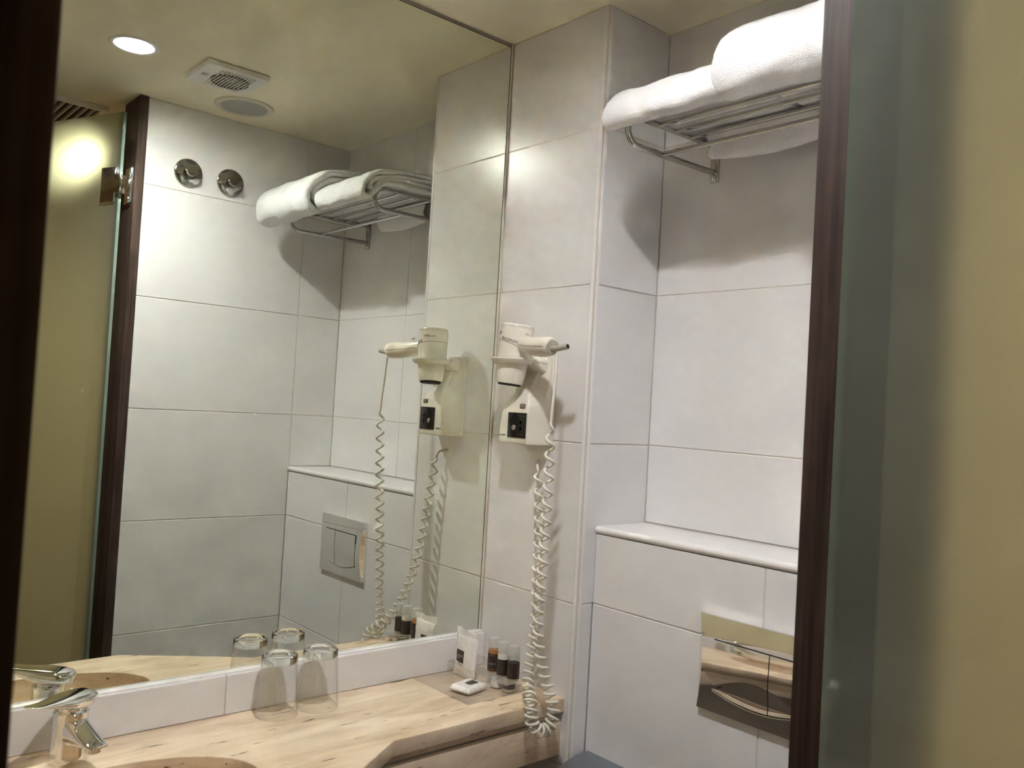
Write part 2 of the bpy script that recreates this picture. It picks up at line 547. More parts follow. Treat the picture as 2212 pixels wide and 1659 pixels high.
# low cistern wall with a ledge on top
wc = structure(box('wall_cistern', (WP + 0.0005, YB + GB, 0), (WR - 0.0005, YD + GB, ZL - 0.016), GROUT))
XB = 0.6757
for a, b in levels(0.0, ZL - 0.0145):
    tile(wc, (WP + h, YB, a + h), (XB - h, YB + TT, b - h))
    tile(wc, (XB + h, YB, a + h), (WR - h, YB + TT, b - h))
rr = 0.0075
prof = [(YD - 0.0008, ZL - 0.015), (YD - 0.0008, ZL)] + [(YB - 0.004 + rr - rr * math.sin(t), ZL - rr + rr * math.cos(t)) for t in [i * math.pi / 12 for i in range(13)]]
structure(extrude_profile('trim_1', prof, 'x', WP + 0.0008, WR - 0.0008, TRIMW), 'white ceramic bullnose ledge capping the cistern wall', 'ledge')
# right wall
wr = structure(box('wall_right', (WR + GB, -0.455, 0), (XOUT - 0.004, YD + 0.1, HC), GROUT))
for a, b in levels(0.0, HC):
    tile(wr, (WR, -0.4535, a + h), (WR + TT, 0.0434 - h, b - h))
    if b > ZL: tile(wr, (WR, 0.0434 + h, max(a, ZL) + h), (WR + TT, YD - h, b - h))
# rounded corner trim on the pier
R = 0.0115
prof = [(WP - 0.0125, 0.006), (WP - 0.0125, -0.0005)] + [(WP - 0.0122 + (R + 0.0012) * math.sin(t), 0.0118 - (R + 0.0012) * math.cos(t)) for t in [i * math.pi / 16 for i in range(9)]] + [(WP + 0.0005, 0.0125), (WP - 0.006, 0.0125)]
structure(extrude_profile('trim_2', prof, 'z', 0, HC - 0.0005, TRIMW, ang=60), 'white rounded tile trim down the corner of the dryer pier', 'corner trim')
# other walls of the bathroom and the passage
structure(box('wall_front', (-0.16, YF - 0.12, 0), (XOUT, YF, HC), PAINT))
structure(box('wall_passage_near', (WR, YF, 0), (XOUT - 0.002, YJ - 0.027, HC), PAINT))
structure(box('wall_passage_left', (XOUT - 0.6, -2.5, 0), (2.75, -2.4, HC), PAINT))
structure(box('wall_passage_side', (XOUT - 0.004, -0.4535, 0), (XOUT, 1.4, HC), PAINT))
structure(box('wall_passage_end', (XOUT, 1.3, 0), (2.75, 1.4, HC), PAINT))
structure(box('wall_passage_right', (2.65, -2.4, 0), (2.75, 1.3, HC), PAINT))
# dark wood door posts
structure(box('trim_3', (1.0355, -0.480, 0), (XOUT + 0.001, -0.4555, HC - 0.001), WOOD, None, 0.0012), 'dark wood door post carrying the glass door hinge', 'door post')
structure(box('trim_4', (1.0355, YJ - 0.026, 0), (XOUT, YJ, HC - 0.001), WOOD, None, 0.0012), 'dark wood door post at the left edge of the view', 'door post')

# mirror
mr = thing('wall_mirror', 'large frameless wall mirror above the stone washstand', 'mirror', (0, -0.6, 0.923))
bm = box_bm((-0.005, YF + 0.005, 0.9232), (0.0, -0.0062, 2.2212))
me = bpy.data.meshes.new('glass'); 
bm.faces.ensure_lookup_table()
bmesh.ops.recalc_face_normals(bm, faces=bm.faces)
for f in bm.faces: f.material_index = 0 if f.normal.x > 0.5 else 1
bm.to_mesh(me); bm.free()
new_obj('glass', me, [MIRROR, EDGE], mr)
boxes('edge_line', [((0.0, -0.0074, 0.9232), (0.0006, -0.0062, 2.2212)), ((0.0, YF + 0.005, 2.2200), (0.0006, -0.0062, 2.2212))], EDGE, mr)
box('sealant', (-0.0058, -0.0060, 0.9), (0.0006, -0.0002, HC - 0.001), SEAL, mr)

# backsplash: a row of low tiles under the mirror
bs = structure(box('trim_5', (-0.0055, YF + 0.001, ZC), (0.0168, -0.0005, 0.9165), GROUT), 'low white tiled upstand between worktop and mirror', 'upstand')
for a, b in ((YF + 0.001, -1.185), (-1.185, -0.585), (-0.585, -0.001)):
    tile(bs, (0.0110, a + h, ZC + 0.0006), (0.0190, b - h, 0.9192))
prof = [(-0.0052, 0.9165), (-0.0052, 0.9229), (0.0020, 0.9229), (0.0108, 0.9212), (0.0108, 0.9165)]
o = extrude_profile('cap', prof, 'y', YF + 0.001, -0.001, TRIMW, bs)

# ------------------------------------------------------------------ travertine washstand
ws = thing('washstand', 'travertine washstand with a carved oval basin and angled front', 'washstand', (0.2, -0.65, 0.0))
BX, BY, RX, RY = 0.240, -0.825, 0.114, 0.196
outline = [(0.0, -0.0005), (0.2705, -0.0005), (0.2705, -0.398), (0.2765, -0.409), (0.417, -0.619), (0.4226, -0.632), (0.4226, YF + 0.001), (0.0, YF + 0.001)]
top = plate2d('worktop', outline, [circle(BX, BY, RX, 72, RY)], ZC - 0.028, ZC, STONE, ws, bevel=0.002)
secs = []
for k in range(15):
    t = k / 14 * math.pi / 2
    s = math.cos(t) ** 0.55 if k < 14 else 0.12
    zz = ZC - 0.026 - 0.115 * math.sin(t)
    secs.append([Vector((x, y, zz)) for x, y in circle(BX, BY, RX * max(s, 0.12) * 0.999, 72, RY * max(s, 0.12) * 0.999)])
loft('basin', secs, STONE, ws, cap=False, ang=60).data.flip_normals()
lathe('drain', [(0, 0.002), (0.012, 0.002), (0.020, 0.003), (0.0225, 0.0), (0.0225, -0.004), (0, -0.004)], CHROME, ws, (BX, BY, ZC - 0.139))
def inset(pts, d):
    return [(x - d, y) for x, y in pts]
rec = [(0.02, -0.001), (0.250, -0.001), (0.250, -0.402), (0.2575, -0.417), (0.398, -0.628), (0.402, -0.64), (0.402, YF + 0.002), (0.02, YF + 0.002)]
inner = [(0.02, -0.001), (0.235, -0.001), (0.235, -0.407), (0.2425, -0.424), (0.380, -0.634), (0.384, -0.645), (0.384, YF + 0.002), (0.02, YF + 0.002)]
def band(name, pts_out, pts_in, z0, z1, bev):
    # front skirt: the visible front run of the outline given real thickness
    fo = pts_out[1:7]; fi = pts_in[1:7]
    return plate2d(name, fo + list(reversed(fi)), [], z0, z1, STONE, ws, bevel=bev)
band('reveal', rec, inner, 0.8045, 0.8225, 0.0)
ap = [(x + 0.0145, y - 0.002 if i > 1 else y) for i, (x, y) in enumerate(rec)]
apin = [(x - 0.012, y) for x, y in ap]
band('apron', ap, apin, 0.735, 0.8035, 0.003)

# ------------------------------------------------------------------ towel rack
rk = thing('towel_rack', 'chrome wall towel rack with rounded looped ends', 'towel rack', (0.658, YD, 1.888))
XL, XR = 0.427, 0.888
ZU, ZW = 1.9565, 1.9035
for x in (XL, XR):
    pts = [(x, YD - 0.006, ZU + 0.004)]
    pts += [(x, 0.15 - 0.02 * i, ZU + 0.003 * (1 - i / 10)) for i in range(11)]
    rc = (ZU - ZW) / 2
    for i in range(13):
        a = math.pi / 2 + i * math.pi / 12
        pts.append((x, -0.050 + rc * 1.05 * math.cos(a), (ZU + ZW) / 2 + rc * math.sin(a)))
    pts += [(x, -0.05 + 0.02 * i, ZW + 0.0002 * i) for i in range(1, 11)]
    pts += [(x, YD - 0.006, ZW + 0.003)]
    arm = tube('arm', pts, 0.0060, RACK, rk, 14, flat=(0.95, 1.0))
    pl = box('wall_plate', (x - 0.0095, YD - 0.0062, 1.887), (x + 0.0095, YD - 0.0004, 1.969), RACK, rk, 0.0012)
    lathe('screw', [(0, 0.003), (0.004, 0.0028), (0.005, 0.001), (0.005, 0)], CHROME, pl, (x, YD - 0.0052, 1.8935), (0, -1, 0), 16)
for y in (-0.0395, 0.0075, 0.0545, 0.1015, 0.1495):
    tube('shelf_bar', [(XL, y, ZU + 0.001), ((XL + XR) / 2, y, ZU + 0.001), (XR, y, ZU + 0.001)], 0.0045, RACK, rk, 12)
tube('towel_bar', [(XL, 0.0200, ZW + 0.001), ((XL + XR) / 2, 0.02, ZW + 0.001), (XR, 0.02, ZW + 0.001)], 0.0045, RACK, rk, 12)

# ------------------------------------------------------------------ towels
def ribbon(center, t):
    """closed outline of a strip of thickness t about a centre line (list of (y,z))"""
    c = [Vector(p) for p in center]; n = len(c); L = []; Rr = []
    for i in range(n):
        d = (c[min(i + 1, n - 1)] - c[max(i - 1, 0)]).normalized()
        nn = Vector((-d.y, d.x))
        L.append(c[i] + nn * t / 2); Rr.append(c[i] - nn * t / 2)
    d0 = (c[0] - c[1]).normalized(); d1 = (c[-1] - c[-2]).normalized()
    return L + [c[-1] + d1 * t * 0.4] + list(reversed(Rr)) + [c[0] + d0 * t * 0.4]
def path2(pts, n):
    return [Vector((p.x, p.y)) for p in smooth_path([(a, b, 0) for a, b in pts], n)]
def towel(name, label, x0, x1, folds, group, amp=0.0028, seed=0.0, skew=0.0):
    bm = bmesh.new()
    for fi, (cl, t) in enumerate(folds):
        cen = path2(cl, 64)
        ns = 54
        rings = []
        for i in range(ns + 1):
            u = i / ns
            e = min(u, 1 - u) * (x1 - x0)
            ed = 0.011
            k = 1.0 if e > ed else math.sqrt(max(0.0, 1 - (1 - e / ed) ** 2)) * 0.75 + 0.25
            x = x0 + (x1 - x0) * u
            ring = ribbon(cen, t * k)
            vs_ = []
            for j, p in enumerate(ring):
                q = Vector((x, p.x, p.y))
                nz = noise.noise_vector(q * 22 + Vector((seed, fi * 3.1, 0)))
                n2 = noise.noise_vector(q * 85 + Vector((seed + 9, fi, 2)))
                front = max(0.0, min(1.0, (-p.x - 0.02) / 0.09))
                crease = noise.noise(Vector((x * 55 + seed, 3.3, p.y * 8))) * 0.0035 * front
                q += nz * amp * (0.6 + 0.9 * front) + n2 * amp * 0.28
                q.y += crease
                q.x += skew * (p.x + 0.1)
                # ends bulge a little
                q.x += (0.006 * noise.noise(Vector((p.x * 20, p.y * 30, seed + fi)))) * (1 if (u < 0.02 or u > 0.98) else 0)
                vs_.append(bm.verts.new(q))
            rings.append(vs_)
        n = len(rings[0])
        for a, b in zip(rings[:-1], rings[1:]):
            for k in range(n):
                bm.faces.new((a[k], a[(k + 1) % n], b[(k + 1) % n], b[k]))
        half = (n - 2) // 2
        for ring in (rings[0], rings[-1]):
            for k in range(half - 1):
                bm.faces.new((ring[k], ring[k + 1], ring[n - 3 - k], ring[n - 2 - k]))
            bm.faces.new((ring[half - 1], ring[half], ring[half + 1])); bm.faces.new((ring[0], ring[n - 2], ring[n - 1]))
    o = from_bm(name, bm, TERRY, None, True)
    tag(o, label, 'towel', group)
    return o
G = 'white towels on the rack'
zb = 1.9662
towel('folded_towel', 'thin folded white towel at the pier end of the rack', 0.404, 0.652, [
    ([(0.155, zb + 0.007), (0.02, zb + 0.007), (-0.055, zb + 0.004), (-0.085, 1.944), (-0.104, 1.928), (-0.121, 1.934), (-0.120, 1.958), (-0.094, 1.984), (-0.045, 2.000), (0.03, 2.010), (0.155, 2.014)], 0.0135),
    ([(0.15, zb + 0.020), (0.02, zb + 0.019), (-0.06, zb + 0.010), (-0.092, 1.948), (-0.102, 1.954), (-0.088, 1.972), (-0.04, 1.988), (0.03, 1.997), (0.15, 2.000)], 0.0120),
], G, seed=1.3)
towel('folded_towel', 'thick plump folded white towel toward the door end of the rack', 0.657, 0.972, [
    ([(0.155, zb + 0.010), (0.02, zb + 0.010), (-0.05, zb + 0.006), (-0.085, 1.940), (-0.112, 1.923), (-0.140, 1.936), (-0.143, 1.972), (-0.118, 2.010), (-0.065, 2.036), (0.02, 2.046), (0.155, 2.048)], 0.0200),
    ([(0.15, zb + 0.029), (0.02, zb + 0.028), (-0.055, zb + 0.020), (-0.095, 1.950), (-0.120, 1.957), (-0.112, 1.990), (-0.06, 2.017), (0.02, 2.026), (0.15, 2.028)], 0.0180),
    ([(0.15, zb + 0.046), (0.02, zb + 0.045), (-0.06, 1.996), (-0.09, 1.985), (-0.06, 2.002), (0.02, 2.010), (0.15, 2.011)], 0.0140),
], G, amp=0.0034, seed=5.1)
# cloth hanging in a fold from the rear bar
bm = bmesh.new()
rings = []
for i in range(41):
    u = i / 40; x = 0.470 + 0.232 * u
    sag = 0.010 * math.sin(math.pi * u) + 0.004 * u
    zl = 1.9135 - sag
    cl = [(0.1495, 1.9663), (0.142, 1.9653), (0.1405, 1.955), (0.137, 1.94), (0.133, zl + 0.012), (0.124, zl + 0.002), (0.113, zl + 0.004), (0.107, zl + 0.017), (0.105, 1.945), (0.1055, 1.9535)]
    ring = ribbon(path2(cl, 40), 0.0042)
    rings.append([bm.verts.new(Vector((x + 0.004 * math.sin(p.y * 160), p.x, p.y)) + noise.noise_vector(Vector((x, p.x, p.y)) * 40) * 0.0012) for p in ring])
n = len(rings[0])
for a, b in zip(rings[:-1], rings[1:]):
    for k in range(n): bm.faces.new((a[k], a[(k + 1) % n], b[(k + 1) % n], b[k]))
half = (n - 2) // 2
for ring in (rings[0], rings[-1]):
    for k in range(half - 1): bm.faces.new((ring[k], ring[k + 1], ring[n - 3 - k], ring[n - 2 - k]))
tag(from_bm('hanging_cloth', bm, TERRY, None, True), 'small white cloth hanging in a fold below the rack bars', 'towel', G)

# ------------------------------------------------------------------ flush plate
fp = thing('flush_plate', 'chrome dual flush plate on the cistern wall under the ledge', 'flush plate', (0.6745, YB, 0.9115))
fx0, fx1, fz0, fz1 = 0.5560, 0.7930, 0.9115, 1.0758
FZM = (fz0 + fz1) / 2; FH = (fz1 - fz0) / 2
def fy(z):
    # front face bulges outward between its top and bottom edge
    return 0.0352 - 0.0060 * (1 - ((z - FZM) / FH) ** 2)
def fp_sec(z, ins=0.0):
    q = (z - FZM) / FH
    arc = 0.0008 + 0.0105 * max(0.0, 1 - q * q)        # bowed bevel down each side
    e = 0.0385
    f = fy(z) + ins
    X0, X1 = fx0 + ins * 0.5, fx1 - ins * 0.5
    pts = [(X0, YB - 0.0004), (X0, e + ins), (X0 + arc, f)]
    pts += [(X0 + arc + (X1 - X0 - 2 * arc) * k / 8, f) for k in range(1, 8)]
    pts += [(X1 - arc, f), (X1, e + ins), (X1, YB - 0.0004)]
    return [Vector((x, y, z)) for x, y in pts]
zs = [fz0 + (fz1 - fz0) * i / 40 for i in range(41)]
loft('body', [fp_sec(fz0 - 0.0, 0.0012)] + [fp_sec(z) for z in [fz0 + 0.0008] + zs[1:-1] + [fz1 - 0.0008]] + [fp_sec(fz1, 0.0012)], CHROME, fp, True, True, 12)
bx0, bx1, bz1, bzc = 0.5915, 0.7575, 1.0375, 0.9535
def bz0(x):
    t = min(1.0, max(0.0, (x - bx0) / (bx1 - bx0)))
    return bzc - 0.0150 * math.sin(math.pi * t) ** 0.8
def button(name, xa, xb, gap):
    bm = bmesh.new(); nx, nz = 44, 60
    G_ = []
    for i in range(nx + 1):
        x = xa + (xb - xa) * i / nx
        row = []
        for j in range(nz + 1):
            v = j / nz
            z = bz0(x) + gap + (bz1 - gap - bz0(x) - gap) * v
            tt = (x - bx0) / (bx1 - bx0)
            s = max(0.0, math.sin(math.pi * tt))
            up = 0.9535 + 0.0290 * s                    # upper lip of the finger scoop
            lowz = bz0(x) + 0.002
            dip = 0.0
            if lowz < z < up and s > 0.02:
                f = (z - lowz) / (up - lowz)
                dip = 0.0023 * math.sin(math.pi * f ** 0.8) * s ** 0.5
            row.append(bm.verts.new((x, fy(z) - 0.0026 + dip, z)))
        G_.append(row)
    for i in range(nx):
        for j in range(nz): bm.faces.new((G_[i][j], G_[i + 1][j], G_[i + 1][j + 1], G_[i][j + 1]))
    # skirt back to the plate
    loop = [G_[i][0] for i in range(nx + 1)] + [G_[nx][j] for j in range(1, nz + 1)] + [G_[i][nz] for i in range(nx - 1, -1, -1)] + [G_[0][j] for j in range(nz - 1, 0, -1)]
    back = [bm.verts.new((v.co.x, fy(v.co.z) + 0.0045, v.co.z)) for v in loop]
    for k in range(len(loop)):
        k2 = (k + 1) % len(loop)
        bm.faces.new((loop[k], back[k], back[k2], loop[k2]))
    return auto_smooth(from_bm(name, bm, CHROME, fp), 35)
button('button', bx0 + 0.0009, 0.6998 - 0.0009, 0.0009)
button('button', 0.6998 + 0.0009, bx1 - 0.0009, 0.0009)
# dark shadow gap around the buttons
bm = bmesh.new()
nx, nz = 40, 14
G_ = []
for i in range(nx + 1):
    x = bx0 - 0.0006 + (bx1 - bx0 + 0.0012) * i / nx
    zl_ = bz0(x) - 0.0006
    G_.append([bm.verts.new((x, fy(zl_ + (bz1 + 0.0006 - zl_) * j / nz) - 0.00012, zl_ + (bz1 + 0.0006 - zl_) * j / nz)) for j in range(nz + 1)])
for i in range(nx):
    for j in range(nz): bm.faces.new((G_[i][j], G_[i + 1][j], G_[i + 1][j + 1], G_[i][j + 1]))
from_bm('button_gap', bm, DARK, fp)
tube('lip', [(bx0 + (bx1 - bx0) * i / 40, fy(bz0(bx0 + (bx1 - bx0) * i / 40) - 0.0022) - 0.0006, bz0(bx0 + (bx1 - bx0) * i / 40) - 0.0022) for i in range(41)], 0.0016, CHROME, fp, 8)

# ------------------------------------------------------------------ hair dryer holder
hd = thing('dryer_holder', 'ivory wall holder with a black shaver socket, holding the hair dryer', 'dryer holder', (0.15, 0, 1.341))
def hsec(z, xb0, xb1, yf, xf0, xf1, r=0.006):
    pts = [(xb1, -0.0122), (xb1, -0.0122 - 0.35 * (abs(yf) - 0.0122))]
    def arc(cx, cy_, a0, a1, rad):
        return [(cx + rad * math.cos(a0 + (a1 - a0) * i / 5), cy_ + rad * math.sin(a0 + (a1 - a0) * i / 5)) for i in range(6)]
    pts += arc(xf1 - r, yf + r, 0, -math.pi / 2, r)
    pts += arc(xf0 + r, yf + r, -math.pi / 2, -math.pi, r)
    pts += [(xb0, -0.0122 - 0.35 * (abs(yf) - 0.0122)), (xb0, -0.0122)]
    return [Vector((x, y, z)) for x, y in pts]
S = [(1.3412, .1005, .199, -.0635, .1010, .1885, .003), (1.3430, .1000, .1995, -.0645, .1000, .1890, .004), (1.38, .1002, .1992, -.0645, .1015, .1895, .005),
     (1.405, .1005, .1988, -.0645, .1040, .1890, .006), (1.420, .1008, .1984, -.0625, .1090, .1870, .007), (1.433, .101, .198, -.0575, .1170, .1815, .008),
     (1.447, .101, .1975, -.0490, .1240, .1740, .009), (1.462, .101, .197, -.0400, .1270, .1700, .008), (1.480, .101, .1965, -.0300, .1270, .1700, .006),
     (1.500, .1015, .196, -.0230, .1200, .1780, .005), (1.518, .102, .1955, -.0200, .1120, .1850, .004), (1.5235, .1035, .194, -.0185, .1120, .1850, .004)]
secs = []
for i in range(len(S) - 1):
    for k in range(4):
        f = k / 4; f = f * f * (3 - 2 * f)
        secs.append(hsec(*[a + (b - a) * (k / 4) for a, b in zip(S[i], S[i + 1])]))
secs.append(hsec(*S[-1]))
loft('housing', secs, IVORY, hd, True, True, 50)
box('back_plate', (0.0995, -0.0118, 1.3405), (0.2002, -0.0002, 1.5245), IVORY, hd, 0.002)
sk = box('shaver_socket', (0.1290, -0.0662, 1.3535), (0.1842, -0.0630, 1.4045), BLACK, hd, 0.0006)
lathe('knob', [(0, 0.0022), (0.0046, 0.002), (0.0056, 0.001), (0.0056, 0)], simple('grey_knob', (0.33, 0.33, 0.31), 0.35), sk, (0.1485, -0.0661, 1.3735), (0, -1, 0), 24)
box('knob_mark', (0.1458, -0.0686, 1.3731), (0.1512, -0.0683, 1.3739), INK, sk)
for zc_, sg in ((1.3855, 1), (1.3715, -1)):
    bm = bmesh.new()
    a = [bm.verts.new(p) for p in ((0.1655, -0.0664, zc_ - 0.003 * sg), (0.1725, -0.0664, zc_ - 0.003 * sg), (0.1698, -0.0664, zc_ + 0.0035 * sg), (0.1682, -0.0664, zc_ + 0.0035 * sg))]
    bm.faces.new(a); bmesh.ops.solidify(bm, geom=list(bm.faces), thickness=0.0004)
    from_bm('plug_opening', bm, DARK, sk)
for zz_ in (1.3978, 1.3602):
    box('frame_mark', (0.158, -0.06645, zz_ - 0.0003), (0.1812, -0.0660, zz_ + 0.0003), simple('socket_line', (0.09, 0.088, 0.08), 0.5), sk)
box('switch', (0.1612, -0.0655, 1.4130), (0.1775, -0.0600, 1.4232), GREYPL, hd, 0.0024, 3)
text_plane('lettering', 'ALLIBERT', 0.0048, (0.1135, -0.0647, 1.3570), (1, 0, 0), (0, 0, 1), INK, hd, extrude=0.0002)
# ring and arm
RC = Vector((0.1418, -0.0722, 1.5125))
lathe('ring', [(0.0345, -0.0080), (0.0385, -0.0100), (0.0430, -0.0070), (0.0462, -0.0005), (0.0455, 0.0020), (0.0420, 0.0030), (0.0345, 0.0030)], IVORY, hd, RC, (0, 0, 1), 56, closed=True)
def asec(y, hw, z0_, z1_):
    r = min(0.006, (z1_ - z0_) / 2 * 0.95, hw * 0.9)
    pts = []
    for cx, cz, a0 in ((hw - r, z1_ - r, 0), (-hw + r, z1_ - r, math.pi / 2), (-hw + r, z0_ + r, math.pi), (hw - r, z0_ + r, 1.5 * math.pi)):
        for i in range(5):
            a = a0 + i * math.pi / 8
            pts.append(Vector((0.1465 + cx + r * math.cos(a), y, cz + r * math.sin(a))))
    return pts
loft('arm', [asec(-0.0500, 0.034, 1.5030, 1.5150), asec(-0.042, 0.037, 1.4985, 1.5160), asec(-0.030, 0.0395, 1.4925, 1.5175), asec(-0.022, 0.0400, 1.4895, 1.5180), asec(-0.0165, 0.0390, 1.4890, 1.5180)], IVORY, hd)
tube('arm_seam', [(0.1465 + 0.0400, -0.018, 1.5065), (0.1465 + 0.0398, -0.028, 1.5072), (0.1465 + 0.0372, -0.042, 1.509)], 0.0004, INK, hd, 6)

# ------------------------------------------------------------------ hair dryer
dr = thing('hair_dryer', 'ivory hair dryer hanging nozzle down in the wall holder', 'hair dryer', (0.14, -0.075, 1.4625))
A0 = Vector((0.1380, -0.0756, 1.4625)); A1 = Vector((0.1462, -0.0682, 1.5835))
AX = (A1 - A0).normalized(); AL = (A1 - A0).length
prof = [(0.0240, 0.004), (0.0250, 0.0), (0.0272, 0.0008), (0.0285, 0.005), (0.0300, 0.018), (0.0318, 0.038), (0.0330, 0.055), (0.0338, 0.080), (0.0340, 0.100), (0.0338, 0.113), (0.0328, AL - 0.0025), (0.0310, AL), (0.0250, AL - 0.0015), (0, AL - 0.002)]
lathe('barrel', prof, IVORY, dr, A0, AX, 56)
lathe('nozzle_opening', [(0, -0.0030), (0.0215, -0.0038), (0.0232, -0.0034), (0.0236, -0.0020), (0.0238, 0.006)], DARK, dr, A0, AX, 40)
def on_barrel(phi, hgt, extra=0.0):
    rads = [(a, b) for b, a in prof[1:11]]
    r = rads[-1][1]
    for (h0, r0), (h1, r1) in zip(rads[:-1], rads[1:]):
        if h0 <= hgt <= h1: r = r0 + (r1 - r0) * (hgt - h0) / max(1e-6, h1 - h0)
    q = Vector((0, 0, 1)).rotation_difference(AX)
    return A0 + q @ Vector(((r + extra) * math.cos(phi), (r + extra) * math.sin(phi), hgt))
slot_bm = []
sl = bmesh.new()
for k in range(60):
    a = 2 * math.pi * k / 60
    p0 = on_barrel(a, AL - 0.0075, 0.0001); p1 = on_barrel(a, AL - 0.0030, 0.0001)
    t_ = AX.cross(p0 - A0).normalized() * 0.00055
    out = ((p0 - A0) - AX * (p0 - A0).dot(AX)).normalized() * 0.0002
    v = [sl.verts.new(p) for p in (p0 - t_ + out, p0 + t_ + out, p1 + t_ + out, p1 - t_ + out)]
    sl.faces.new(v)
bmesh.ops.solidify(sl, geom=list(sl.faces), thickness=0.0002)
from_bm('air_slot', sl, TAUPE, dr)['kind'] = 'stuff'
# handle
H0 = Vector((0.1660, -0.0765, 1.5435)); H1 = Vector((0.2830, -0.0985, 1.5335))
HX = (H1 - H0).normalized()
secs = []
side = Vector((0, 0, 1)).cross(HX).normalized(); upv = HX.cross(side)
for f, ra, rb, dz in ((0, .0110, .0150, 0), (.10, .0128, .0160, 0), (.22, .0150, .0170, -.001), (.36, .0165, .0182, -.0018), (.52, .0174, .0192, -.002), (.7, .0180, .0198, -.0015), (.88, .0180, .0196, 0), (.96, .0172, .0182, .0005), (1.0, .0150, .0155, .0005)):
    c = H0 + (H1 - H0) * f + Vector((0, 0, dz))
    secs.append([c + side * (ra * math.cos(2 * math.pi * k / 32)) + upv * (rb * math.sin(2 * math.pi * k / 32)) for k in range(32)])
loft('handle', secs, IVORY, dr, True, True, 40)
endc = H1 + HX * 0.0002
lathe('handle_cap', [(0, 0.001), (0.0135, 0.001), (0.0150, -0.0005), (0.0150, -0.003)], TAUPE, dr, endc, HX, 32)
tube('hook_stub', [endc + Vector((-0.004, 0, -0.003)), endc + Vector((0.018, 0.0005, -0.0025)), endc + Vector((0.0400, 0.0012, 0.0005))], [0.0058, 0.0056, 0.0055], TAUPE, dr, 20)
lathe('stub_hole', [(0, 0.0006), (0.0042, 0.0006)], DARK, dr, endc + Vector((0.0400, 0.0012, 0.0005)), (1, 0.03, 0.13), 20)
bm = bmesh.new()
q0 = endc + HX * 0.0013
v = [bm.verts.new(q0 + p) for p in (Vector((0, 0.001, 0.010)), Vector((0, 0.0075, 0.0005)), Vector((0, 0.003, -0.0005)))]
bm.faces.new(v); bmesh.ops.solidify(bm, geom=list(bm.faces), thickness=0.0004)
from_bm('cap_notch', bm, DARK, dr)
box('slide_switch', (0.196, -0.092, 1.5595), (0.207, -0.084, 1.5640), IVORY, dr, 0.0015)
# seam line round barrel and handle
pts = []
for i in range(33):
    a = math.radians(-25 - 320 * i / 32)
    f = i / 32
    pts.append(on_barrel(a, 0.083 + 0.006 * math.sin(f * math.pi) - 0.008 * abs(2 * f - 1) ** 3, 0.0))
tube('seam', pts, 0.00045, INK, dr, 6)
for sgn in (-1, 1):
    hp = []
    for i in range(14):
        f = 0.16 + 0.78 * i / 13
        c = H0 + (H1 - H0) * f
        rr_ = 0.0202 if f < .15 else (0.0188 if f < .5 else 0.0186)
        dzz = -0.003 + 0.005 * abs(f - 0.45)
        hp.append(c + side * (sgn * math.sqrt(max(1e-9, 1 - (dzz / rr_) ** 2)) * (0.0128 + (f - 0.1) * 0.0185 if f < .22 else 0.0150 + (f - .22) * 0.0107 if f < .36 else 0.0165 + (f - .36) * 0.0056 if f < .52 else 0.0174 + (f - .52) * 0.0033 if f < .7 else 0.0180)) + Vector((0, 0, dzz)))
    tube('handle_seam', hp, 0.0004, INK, dr, 6)
def barrel_text(name, s, size, phi0, hgt, slope, parent, m):
    me = text_mesh(s, size, 0.00015, 0.15)
    for v in me.vertices:
        x, y, z = v.co
        v.co = on_barrel(phi0 + x / 0.0338, hgt + y + slope * x, 0.0001 + z + 0.00015)
    return new_obj(name, me, m, parent)
barrel_text('lettering', 'PHOENIX', 0.0088, math.radians(-66), 0.0865, -0.16, dr, INK)
barrel_text('lettering', 'ALLIBERT', 0.0068, math.radians(-128), 0.1005, 0.0, dr, INK)
# cord: straight fall, then a long coil that loops under the worktop edge and returns behind the holder
KEY = [  # centre line, helix radius, pitch
    ((0.2965, -0.1035, 1.392), 0.0075, 0.0336), ((0.2955, -0.1010, 1.320), 0.0083, 0.0302), ((0.2925, -0.0980, 1.240), 0.0085, 0.0280),
    ((0.2870, -0.0950, 1.150), 0.0085, 0.0258), ((0.2810, -0.0920, 1.060), 0.0085, 0.0230), ((0.2790, -0.0890, 0.985), 0.0085, 0.0224),
    ((0.2850, -0.0790, 0.925), 0.0087, 0.0186), ((0.2960, -0.0680, 0.880), 0.0101, 0.0163), ((0.3065, -0.0640, 0.846), 0.0106, 0.0135),
    ((0.3060, -0.0740, 0.820), 0.0109, 0.0121), ((0.3020, -0.0910, 0.8130), 0.0109, 0.0116), ((0.2940, -0.1060, 0.828), 0.0109, 0.0121), ((0.2840, -0.1035, 0.8620), 0.0109, 0.0135),
    ((0.2580, -0.0890, 0.8840), 0.0103, 0.0156), ((0.2390, -0.0700, 0.915), 0.0092, 0.0160), ((0.2230, -0.0480, 0.975), 0.0087, 0.0192),
    ((0.2080, -0.0330, 1.050), 0.0085, 0.0237), ((0.1970, -0.0250, 1.135), 0.0085, 0.0241), ((0.1880, -0.0210, 1.215), 0.0083, 0.0274), ((0.1765, -0.0190, 1.290), 0.0078, 0.0314),
]
NS = 3200
cen = smooth_path([k[0] for k in KEY], NS)
def lerpk(i, idx):
    t = i / (NS - 1) * (len(KEY) - 1); k = min(int(t), len(KEY) - 2); f = t - k
    return KEY[k][idx] * (1 - f) + KEY[k + 1][idx] * f
coil = []
tprev = (cen[1] - cen[0]).normalized(); nrm = Vector((0, -1, 0)); nrm = (nrm - tprev * nrm.dot(tprev)).normalized(); ph = 0.6
